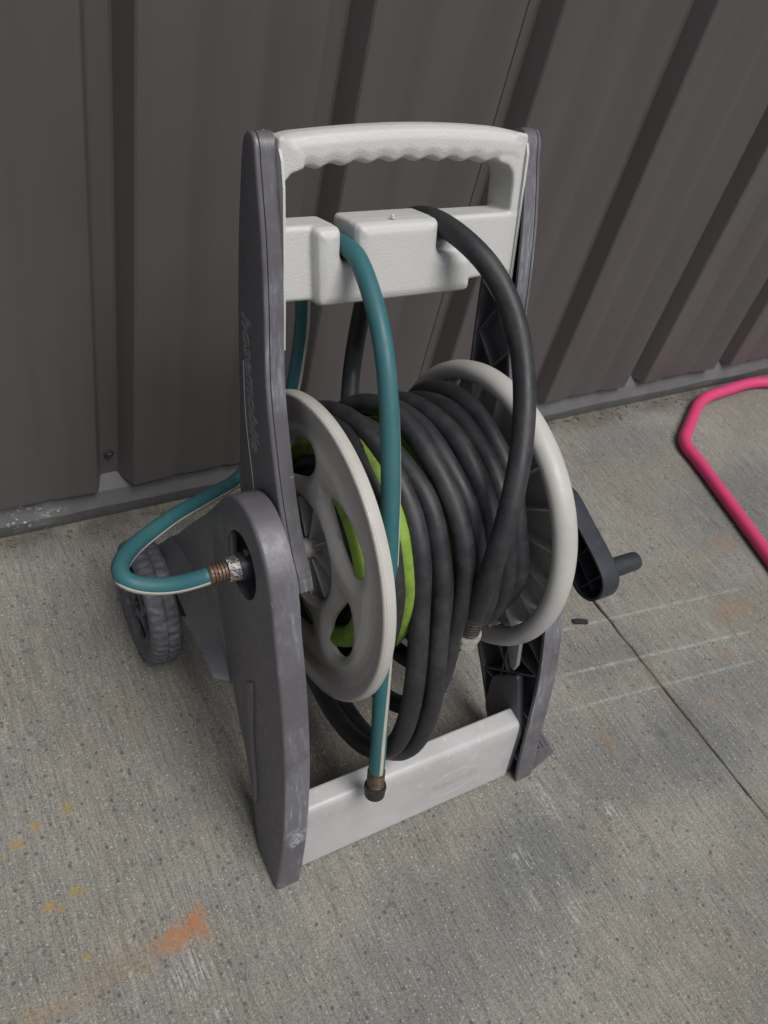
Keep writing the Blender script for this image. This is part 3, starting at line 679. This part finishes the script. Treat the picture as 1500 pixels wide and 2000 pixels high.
# reel ------------------------------------------------------------
def disc(prof, windows, n=420, sdfw=None, funnel=0.0, fw=0.012, thick=0.0045, dirx=1):
    """polar plate; prof = [(r, x)] relative; windows = list of (angle deg, r, half length, half width, tilt)"""
    rs = np.array([p[0] for p in prof]); xs = np.array([p[1] for p in prof])
    rr = np.arange(rs.min(), rs.max() + 1e-9, 0.0016)
    rr = np.unique(np.round(np.r_[rr, rs], 5)); A = np.linspace(0, 2 * PI, n, endpoint=False)
    Rg, Ag = np.meshgrid(rr, A, indexing='ij')
    u, v = -Rg * np.cos(Ag), Rg * np.sin(Ag)               # y, z offsets (0 = front, + = up)
    def sdf(u, v):
        d = np.full(u.shape, 1.0)
        for ang, r0, hl, hw_, tilt in windows:
            t = np.radians(ang); r = np.hypot(u, v); a = np.arctan2(v, -u); da = (a - t + PI) % (2 * PI) - PI
            lx = da * r0; ly = r - r0 - tilt * lx            # along the arc, across it
            wl = hw_ * (1 - 0.35 * np.clip(lx / hl, -1, 1))   # teardrop
            q = np.sqrt((lx / hl) ** 2 + (ly / wl) ** 2); g = np.sqrt((lx / hl ** 2) ** 2 + (ly / wl ** 2) ** 2) + 1e-6
            d = np.minimum(d, q * (q - 1) / g)
        return d
    if windows:
        for _ in range(3):
            d = sdf(u, v); e = 1e-4
            gx = (sdf(u + e, v) - d) / e; gy = (sdf(u, v + e) - d) / e; gl = gx * gx + gy * gy + 1e-9
            m = np.abs(d) < 0.0011
            u = np.where(m, u - d * gx / gl, u); v = np.where(m, v - d * gy / gl, v)
        d = sdf(u, v)
    else: d = np.full(u.shape, 1.0)
    x = np.interp(np.hypot(u, v), rs, xs)
    if funnel: x = x + funnel * (1 - np.clip(np.maximum(d, 0) / fw, 0, 1)) ** 2
    nr, na = u.shape; idx = np.arange(nr * na).reshape(nr, na)
    V = np.c_[(x * dirx).ravel(), u.ravel(), v.ravel()]
    a, b, c_, e_ = idx[:-1, :], np.roll(idx, -1, 1)[:-1, :], np.roll(idx, -1, 1)[1:, :], idx[1:, :]
    Q = np.stack([a, b, c_, e_], -1).reshape(-1, 4)
    dm = d.ravel()[Q].max(1); Q = Q[dm > 0.00035]
    # back skin and the walls between
    nV = len(V); W = V.copy(); W[:, 0] += thick * dirx
    from collections import Counter
    ed = Counter(); 
    for q in Q:
        for i in range(4):
            k_ = (q[i], q[(i + 1) % 4]); ed[(min(k_), max(k_))] += 1
    F = [tuple(q) for q in Q] + [tuple(q[::-1] + nV) for q in Q]
    for (i, j), c2 in ed.items():
        if c2 == 1: F.append((i, j, j + nV, i + nV))
    return np.vstack([V, W]), F
def at_axle(vf, x): return [(p[0] + x, p[1] + YC, p[2] + ZC) for p in vf[0]], vf[1]
wins = [(55 + 72 * i, 0.0985, 0.043, 0.0205, -0.18) for i in range(5)]
RS = 0.169 / 0.1732
d1 = disc([(a * (RS if a > 0.1 else 1), b) for a, b in [(0.058, 0.004), (0.064, 0.000), (0.128, 0.0015), (0.134, 0.003), (0.140, 0.0065), (0.146, 0.0075), (0.158, 0.0055), (0.167, 0.001), (0.1700, 0.0), (0.1725, 0.0012), (0.1732, 0.003)]], wins, n=480, funnel=0.007, fw=0.016)
rim1 = lathe([(t, q * RS) for t, q in ((0.002, 0.1715), (0.003, 0.1735), (0.012, 0.1737), (0.0135, 0.1725), (0.0135, 0.1690), (0.006, 0.168))], (0.343, YC, ZC), (1, 0, 0), 120)
rim1 = (rim1[0], [q for q in rim1[1] if len(q) == 4])
rd = obj('reel_disc', join(at_axle(d1, 0.343), rim1), 'disc', cart, angle=50)
# hub well of the left disc with fins
well = lathe([(0.001, 0.0585), (0.026, 0.0565), (0.027, 0.055), (0.027, 0.012), (-0.030, 0.011)], (0.345, YC, ZC), (1, 0, 0), 60)
obj('hub_well', (well[0], [q for q in well[1] if len(q) == 4]), 'disc', rd, angle=40)
for i in range(9):
    t = 2 * PI * (i + 0.35) / 9; dv = np.array([-math.cos(t), math.sin(t)])
    obj('fin', plate(np.array([YC, ZC]) + dv * 0.013, np.array([YC, ZC]) + dv * 0.0565, 0.3475, 0.3715, 0.0016), 'disc', rd, smooth=False)
# right disc: web, thick rounded rim, radial fins
XR = 0.556
web = disc([(0.050, 0.022), (0.148, 0.020)], [], n=180)
def torus(x, R, rx, rr, n=140, m=16, a0=0, a1=2 * PI):
    rings = []
    for a in np.linspace(0, 2 * PI, n, endpoint=False):
        rings.append([(x + rx * math.cos(t), YC - (R + rr * math.sin(t)) * math.cos(a), ZC + (R + rr * math.sin(t)) * math.sin(a)) for t in np.linspace(a0, a1, m)])
    rings.append(rings[0]); return loft(rings, closed=False)
rd2 = obj('reel_disc', at_axle(web, XR), 'disc_smooth', cart, angle=40)
obj('rim', weld(join(torus(XR + 0.010, 0.1605, 0.0145, 0.0115, a0=-0.62 * PI, a1=1.42 * PI))), 'disc_smooth', rd2, angle=0)
for i in range(20):
    for da, w_ in ((0, 1.0),):
        t = 2 * PI * (i + 0.4) / 20 + da; dv = np.array([-math.cos(t), math.sin(t)])
        V, F = plate(np.array([YC, ZC]) + dv * 0.066, np.array([YC, ZC]) + dv * 0.150, XR + 0.004, XR + 0.0225, 0.0022)
        obj('fin', (V, F), 'disc_smooth', rd2, smooth=False)
obj('drum', lathe([(0, 0.060), (0.208, 0.060)], (0.356, YC, ZC), (1, 0, 0), 48), 'disc', cart, angle=40)
# axle stubs and inlet elbow
inl = obj('inlet_tube', lathe([(0, 0.011), (0.0345, 0.0125), (0.0345, 0.0140), (0.033, 0.0148), (0.008, 0.0150), (0.006, 0.0135)], (0.302, YC, ZC - 0.002), (-1, 0, 0), 26), 'black', cart, angle=30)
obj('brass_pin', lathe([(0, 0.004), (0.014, 0.004)], (0.286, YC - 0.004, ZC + 0.024), (-1, 0, 0), 12), 'brass', inl)
# crank
cp = smooth_poly([(0.503, 0.363), (0.511, 0.348), (0.504, 0.334), (0.488, 0.323), (0.420, 0.288), (0.398, 0.281), (0.377, 0.290), (0.369, 0.310), (0.377, 0.330), (0.452, 0.358), (0.486, 0.367)], 0.007)
def crank_shear(x, y, z): return (x, y, z)
cp = cp + np.array([0.0, 0.011])
cr = obj('crank_arm', shell(cp, 0.702, 0.674, 0.003, 0.004), 'black', cart, angle=40)
for a, b in (((0.385, 0.30), (0.495, 0.346)), ((0.43, 0.30), (0.42, 0.340)), ((0.47, 0.32), (0.455, 0.358)), ((0.40, 0.288), (0.385, 0.33))):
    obj('rib', plate((a[0], a[1] + 0.011), (b[0], b[1] + 0.011), 0.678, 0.6995, 0.0016), 'black', cr, smooth=False)
obj('grip', lathe([(0, 0.0125), (0.045, 0.0118), (0.0485, 0.0108), (0.050, 0.008)], (0.700, 0.395, 0.330), (1, 0, 0), 28), 'black', cr, angle=40)
obj('crank_axle', lathe([(0, 0.015), (0.13, 0.015)], (0.57, YC, ZC), (1, 0, 0), 24), 'black', cart, angle=40)

# wheels
WY, WR, WX = 0.705, 0.0875, 0.219
def wheel(side):
    face = disc([(0.012, 0.006), (0.022, 0.004), (0.025, 0.006), (0.061, 0.007), (0.066, 0.002), (0.072, 0.0)], [(a, 0.041, 0.024, 0.0165, 0) for a in (2, 74, 146, 218, 290)], n=160, thick=0.004)
    face = [(p[0] + WX, p[1] + WY, p[2] + WR) for p in face[0]], face[1]
    prof = [(0.0, 0.070), (0.0, 0.078), (0.003, 0.084), (0.008, WR - 0.001), (0.0145, WR), (0.0192, WR), (0.0205, WR), (0.0215, WR), (0.0228, WR), (0.028, WR), (0.034, WR - 0.0005), (0.039, WR - 0.004), (0.041, 0.080), (0.041, 0.070), (0.037, 0.068), (0.010, 0.068), (0.0, 0.070)]
    n = 276; rings = []
    for t, r in prof:
        ring = []
        for a in np.linspace(0, 2 * PI, n, endpoint=False):
            q = r
            if r > 0.0835:
                q += 0.0012 * noise.noise(Vector((math.cos(a) * 14, math.sin(a) * 14, t * 130 + side))) - 0.0016 * (0.5 + 0.5 * math.tanh(4 * math.sin(46 * a + (2.2 if t > 0.021 else 0) + 60 * abs(t - 0.021)))) - (0.0016 if abs(t - 0.021) < 0.0012 else 0)
            q = min(q, WR)
            ring.append((WX + t, WY + q * math.cos(a), WR + q * math.sin(a)))
        rings.append(ring)
    ty = loft(rings)
    return (face, ty) if side < 0 else (mir(face), mir(ty))
for side in (-1, 1):
    fc, ty = wheel(side)
    wh = obj('wheel', ty, 'wheel', cart, angle=50)
    obj('wheel_disc', fc, 'wheel', wh, angle=40)
obj('axle', lathe([(0, 0.006), (2 * (CX - WX) - 0.004, 0.006)], (WX + 0.002, WY, WR), (1, 0, 0), 16), 'dark_metal', cart)

# ------------------------------------------------------------------ hoses
# black rubber hose: coil, run over the handle, tail with coupling
BR = 0.0113
def coil_black():
    pts = []
    for u in np.linspace(0, 2.0, 140)[:-1]:              # inner turns against the left disc
        th = math.radians(150 - 360 * u); r = 0.076 + 0.032 * u / 2.0
        pts.append((0.3755 - 0.002 * u, YC - r * math.cos(th), ZC + r * math.sin(th)))
    xk = [0.374, 0.389, 0.411, 0.435, 0.457, 0.479, 0.5025, 0.5265, 0.547]
    sag = [0.030, 0.155, 0.165, 0.110, 0.060, 0.030, 0.010, 0.0]
    n = 72
    for k_ in range(8):
        for i in range(n):
            u = i / n; th = math.radians(150 - 360 * u)                 # from the top over the front, under, up the back
            sm = u * u * (3 - 2 * u)
            x = xk[k_] * (1 - u) + xk[k_ + 1] * u + 0.006 * noise.noise(Vector((math.cos(th) * 1.6, k_ * 0.35, math.sin(th) * 1.6))) + (0.006, 0.016, 0.018, 0.017, 0.015, 0.010, 0.010, 0.003)[k_] * math.sin(2 * PI * (u - 0.08))
            dth = ((math.degrees(th) + 68 + 180) % 360) - 180
            w_ = 44 if dth > 0 else 58
            r = (0.1185, 0.127, 0.121, 0.128, 0.122, 0.129, 0.123, 0.128)[k_] + 0.013 * max(0, math.cos(th - 2.0)) ** 2 + sag[k_] * math.exp(-(dth / w_) ** 2) + 0.0035 * math.sin(k_ * 2.1 + 2 * PI * u) + 0.007 * noise.noise(Vector((k_ * 3.3, math.cos(th) * 2, math.sin(th) * 2)))
            pts.append((x, YC - r * math.cos(th), ZC + r * math.sin(th)))
    return pts
cpts = coil_black()
# from behind the panel down to the coil's start
lead = [hw(-0.045, 0.511, 0.062), (0.4861, 0.7100, 0.5870), (0.5006, 0.7350, 0.5310), (0.5067, 0.7450, 0.4886), (0.5076, 0.7450, 0.4435), (0.5013, 0.7300, 0.4083), (0.4878, 0.7000, 0.3855), (0.470, 0.660, 0.345), (0.435, 0.638, 0.325), (0.400, 0.615, 0.345), (0.382, 0.600, 0.375)]
over = [hw(-0.022, 0.5155, 0.064), hw(0.004, 0.5165, 0.058)]
front = [(0.4994, 0.6020, 0.6733), (0.5094, 0.5790, 0.6713), (0.5239, 0.5530, 0.6555), (0.5314, 0.5240, 0.6307), (0.5310, 0.4960, 0.6060), (0.5262, 0.4700, 0.5802), (0.5151, 0.4440, 0.5590), (0.5041, 0.4230, 0.5371), (0.4904, 0.4020, 0.5126), (0.4794, 0.3860, 0.4820), (0.4733, 0.3760, 0.4417), (0.4703, 0.3710, 0.3997), (0.4713, 0.3700, 0.3684)]
ctrl = front[::-1] + over[::-1] + lead
path = np.vstack([smooth_poly(ctrl + cpts[:2], 0.006, closed=False)[:-2], smooth_poly(cpts, 0.009, closed=False)])
def zpath(P, it=6):
    for _ in range(it): P[1:-1] = P[1:-1] * 0.5 + 0.25 * (P[:-2] + P[2:])
    return P
path[:120] = zpath(path[:120].copy(), 40); path = zpath(path, 4)
hose_b = thing('garden_hose', 'thick black rubber hose coiled on the reel with its tail hooked over the handle slot', 'hose', (0.46, 0.50, 0.10))
obj('hose_body', tube(path, BR, 16), 'rubber', hose_b, angle=0)
def coupling(parent, p, d, r, mats, kind):
    d = np.array(d, float); d /= np.linalg.norm(d); p = np.array(p, float)
    if kind == 'ferrule':        # ribbed ferrule then swivel nut
        pr = [(-0.006, r * 1.06)]
        for i in range(6): pr += [(-0.004 + i * 0.0042, r * 1.12), (-0.0015 + i * 0.0042, r * 1.12), (-0.001 + i * 0.0042, r * 1.03)]
        obj('ferrule', lathe(pr, p, d, 28), mats[0], parent, angle=30)
        t0 = 0.021
        obj('nut', lathe([(t0, r * 0.9), (t0, r * 1.36), (t0 + 0.003, r * 1.42), (t0 + 0.006, r * 1.40), (t0 + 0.0065, r * 1.30), (t0 + 0.016, r * 1.30), (t0 + 0.017, r * 1.2), (t0 + 0.017, r * 0.98), (t0 + 0.006, r * 0.92)], p, d, 30), mats[1], parent, angle=30)
    else:
        pr = [(-0.004, r * 1.05)]
        for i in range(5): pr += [(-0.002 + i * 0.0036, r * 1.2), (0.0004 + i * 0.0036, r * 1.2), (0.0010 + i * 0.0036, r * 1.08)]
        obj('ferrule', lathe(pr, p, d, 28), mats[0], parent, angle=30)
        obj('nut', lathe([(0.0155, r * 1.0), (0.0160, r * 1.38), (0.0245, r * 1.42), (0.0290, r * 1.46), (0.030, r * 1.30), (0.034, r * 1.25)], p, d, 12), mats[1], parent, angle=20)
d_end = path[0] - path[6]
coupling(hose_b, path[0], d_end, BR * 0.96, ('dark_metal', 'chrome'), 'ferrule')

# lime hose in the layer below
def coil_lime():
    pts = []; xk = [0.370, 0.378, 0.400, 0.424, 0.446, 0.470, 0.490, 0.514, 0.530]
    for k_ in range(8):
        for i in range(60):
            u = i / 60; th = math.radians(110 - 360 * u)
            x = xk[k_] * (1 - u) + xk[k_ + 1] * u + (0.004, 0.015, 0.012, 0.012, 0.010, 0.010, 0.009, 0.004)[k_] * math.sin(2 * PI * u)
            r = (0.104, 0.1195, 0.106, 0.104, 0.102, 0.104, 0.1195, 0.104)[k_] + 0.012 * max(0, math.cos(th - 2.0)) ** 2
            pts.append((x, YC - r * math.cos(th), ZC + r * math.sin(th)))
    pts = [(0.362 + 0.010 * max(0, (u - 150) / 100), YC - (0.094 + 0.010 * math.sin(u / 60)) * math.cos(math.radians(100 - u)), ZC + (0.094 + 0.010 * math.sin(u / 60)) * math.sin(math.radians(100 - u))) for u in np.linspace(0, 250, 44)] + [(0.372, YC - 0.108 * math.cos(math.radians(a)), ZC + 0.108 * math.sin(math.radians(a))) for a in range(-165, -245, -10)] + pts
    return pts
lime = thing('garden_hose', 'lime green hose showing in the gaps beneath the black coils', 'hose', (0.46, 0.50, 0.20))
obj('hose_body', tube(smooth_poly(coil_lime(), 0.010, closed=False), 0.0118, 14), 'lime', lime, angle=0)

# teal leader hose
TR = 0.0092
tealp = [(0.240, 0.515, 0.3622), (0.2259, 0.5180, 0.3562), (0.2046, 0.5250, 0.3474), (0.1789, 0.5350, 0.3443), (0.1612, 0.5450, 0.3478), (0.1596, 0.5600, 0.3474), (0.1691, 0.5800, 0.3398), (0.1887, 0.6050, 0.3267), (0.2200, 0.6350, 0.3092), (0.2526, 0.6600, 0.2969), (0.2852, 0.6800, 0.2869), (0.3250, 0.7050, 0.2731), (0.3590, 0.7250, 0.2646), (0.3815, 0.7350, 0.2797), (0.4015, 0.7400, 0.3108), (0.4198, 0.7450, 0.3416), (0.4328, 0.7500, 0.3769), (0.4377, 0.7570, 0.4225), (0.4381, 0.7600, 0.4655), (0.4310, 0.7550, 0.5053), (0.424, 0.748, 0.545), hw(-0.078, 0.412, 0.010), hw(-0.052, 0.4045, 0.036), hw(-0.022, 0.4045, 0.0435), hw(0.008, 0.4055, 0.0425), (0.3930, 0.6047, 0.6577), (0.3910, 0.5717, 0.6466), (0.3880, 0.5417, 0.6317), (0.3850, 0.5140, 0.6103), (0.3830, 0.4911, 0.5821), (0.3810, 0.4706, 0.5509), (0.3790, 0.4511, 0.5176), (0.3770, 0.4310, 0.4760), (0.3755, 0.4114, 0.4309), (0.3750, 0.3933, 0.3798), (0.3750, 0.3746, 0.3243), (0.3770, 0.3564, 0.2609), (0.3790, 0.3417, 0.2071), (0.3810, 0.3318, 0.1639)]
tp = zpath(smooth_poly(tealp, 0.005, closed=False), 4)
teal = thing('garden_hose', 'slim teal hose with cream stripe looping from the hub over the handle to the crossbar', 'hose', (0.40, 0.50, 0.15))
obj('hose_body', tube(tp, TR, 16), 'teal', teal, angle=0)
# stripe: narrow raised ribbon along the hose, on the side it shows in the photograph
def stripe(P, r, keys, half=0.26):
    P = np.array(P); T, _, _ = frames(P); s = np.linspace(0, 1, len(P)); k_ = np.array([k[0] for k in keys]); d = np.array([k[1] for k in keys], float)
    D = np.c_[[np.interp(s, k_, d[:, i]) for i in range(3)]].T; rings = []
    for i in range(len(P)):
        v = D[i] - T[i] * D[i].dot(T[i]); v /= np.linalg.norm(v); b = np.cross(T[i], v)
        rings.append([P[i] + (r + h) * (math.cos(a) * v + math.sin(a) * b) for a, h in ((-half, -0.0006), (-half, 0.0004), (-half / 2, 0.0005), (0, 0.0005), (half / 2, 0.0005), (half, 0.0004), (half, -0.0006))])
    return loft(rings, closed=False)
def stripe_keys(P):
    # direction of the stripe by where the hose is: under the loop, beside the rear drop, turning to the front at the bottom
    out = []; n = len(P); top = int(np.argmax(P[:, 2]))
    for i, p in enumerate(P):
        if i < top:
            k_ = min(1, max(0, (p[1] - 0.60) / 0.12)); d = (1 - k_) * np.array([0, -1, -0.1]) + k_ * np.array([0.40, -0.92, 0.0])
        else:
            z = p[2]; k_ = min(1, max(0, (0.62 - z) / 0.40)); a = math.radians(8 - 95 * k_ ** 1.1); d = np.array([math.cos(a), math.sin(a), 0])
        out.append((i / (n - 1), d))
    return out
obj('stripe', stripe(tp, TR, stripe_keys(tp)), 'stripe', teal, angle=0)
coupling(teal, tp[-1], tp[-1] - tp[-5], TR, ('brass', 'dark_metal'), 'ferrule')
coupling(teal, tp[0], (1, -0.02, 0.03), TR, ('brass', 'galv'), 'hex')

# ------------------------------------------------------------------ pink tube frame at the right
pk = round_poly([(2.30, 0.70), (1.86, 0.900), (1.765, 0.925), (1.570, 0.908), (1.413, 0.800), (1.405, 0.735), (1.352, 0.490), (1.31, 0.28), (1.40, 0.20), (2.25, 0.10)], [0.05, .06, .06, .05, .06, .07, .03, .06, .06, .06], 0.02)
pk = np.c_[pk, np.full(len(pk), 0.0135)]; pk = np.vstack([pk, pk[:1]])
pf_ = obj('tube_frame', tube(pk, 0.0130, 18, caps=False), 'pink', angle=0, org=(1.6, 0.6, 0))
pf_['label'] = 'bright pink bent metal tube frame lying on the concrete near the wall'; pf_['category'] = 'metal frame'

# ------------------------------------------------------------------ small loose things
V, F = box((0.896, 0.497, 0.003), (0.0135, 0.0048, 0.003), [(0.93, -0.36, 0), (0.36, 0.93, 0), (0, 0, 1)])
sp_ = obj('plastic_scrap', prism(round_poly([(0.481, 0.0), (0.49, 0.0)] and [(-0.0135, -0.0045), (0.013, -0.005), (0.0138, 0.0035), (0.002, 0.0052), (-0.0128, 0.004)], 0.0015, 0.004), 0.0005, 0.0045, 0.0008), 'scrap', angle=30)
sp_.data.transform(Matrix(((0, math.cos(-0.38), -math.sin(-0.38), 0), (0, math.sin(-0.38), math.cos(-0.38), 0), (1, 0, 0, 0), (0, 0, 0, 1))))
sp_.location = Vector((0.897, 0.499, 0)) * S
sp_['label'] = 'small black plastic scrap lying flat on the concrete beside the joint'; sp_['category'] = 'scrap'
def litter():
    parts = []
    for _ in range(300):
        x = random.uniform(-0.3, 2.6); y = 0.945 - abs(random.gauss(0, 0.014)); L = random.uniform(0.002, 0.011) * (2.2 if random.random() < 0.06 else 1); a = random.uniform(-0.7, 0.7) if random.random() < .7 else random.uniform(0, PI)
        c, s_ = math.cos(a), math.sin(a); h = random.uniform(0.0006, 0.0018)
        parts.append(box((x, y, h), (L / 2, random.uniform(0.0006, 0.0022), h), [(c, s_, random.uniform(-.1, .2)), (-s_, c, 0), (0, 0, 1)]))
    return join(*parts)
obj('dry_litter', litter(), 'bits', smooth=False, kind='stuff')
def grit():
    parts = []
    for _ in range(420):
        x = random.uniform(-0.25, 1.7); y = random.uniform(0.0, 0.92); r = random.uniform(0.0005, 0.0014) * (1.8 if random.random() < .05 else 1)
        bm = bmesh.new(); bmesh.ops.create_icosphere(bm, subdivisions=1, radius=r); sx, sy, sz = [random.uniform(.6, 1.3) for _ in range(3)]
        parts.append(([(x + v.co.x * sx, y + v.co.y * sy, r * 0.45 + v.co.z * sz * .7) for v in bm.verts], [tuple(v.index for v in f.verts) for f in bm.faces])); bm.free()
    return join(*parts)
obj('pale_grit', grit(), 'grit', smooth=False, kind='stuff')
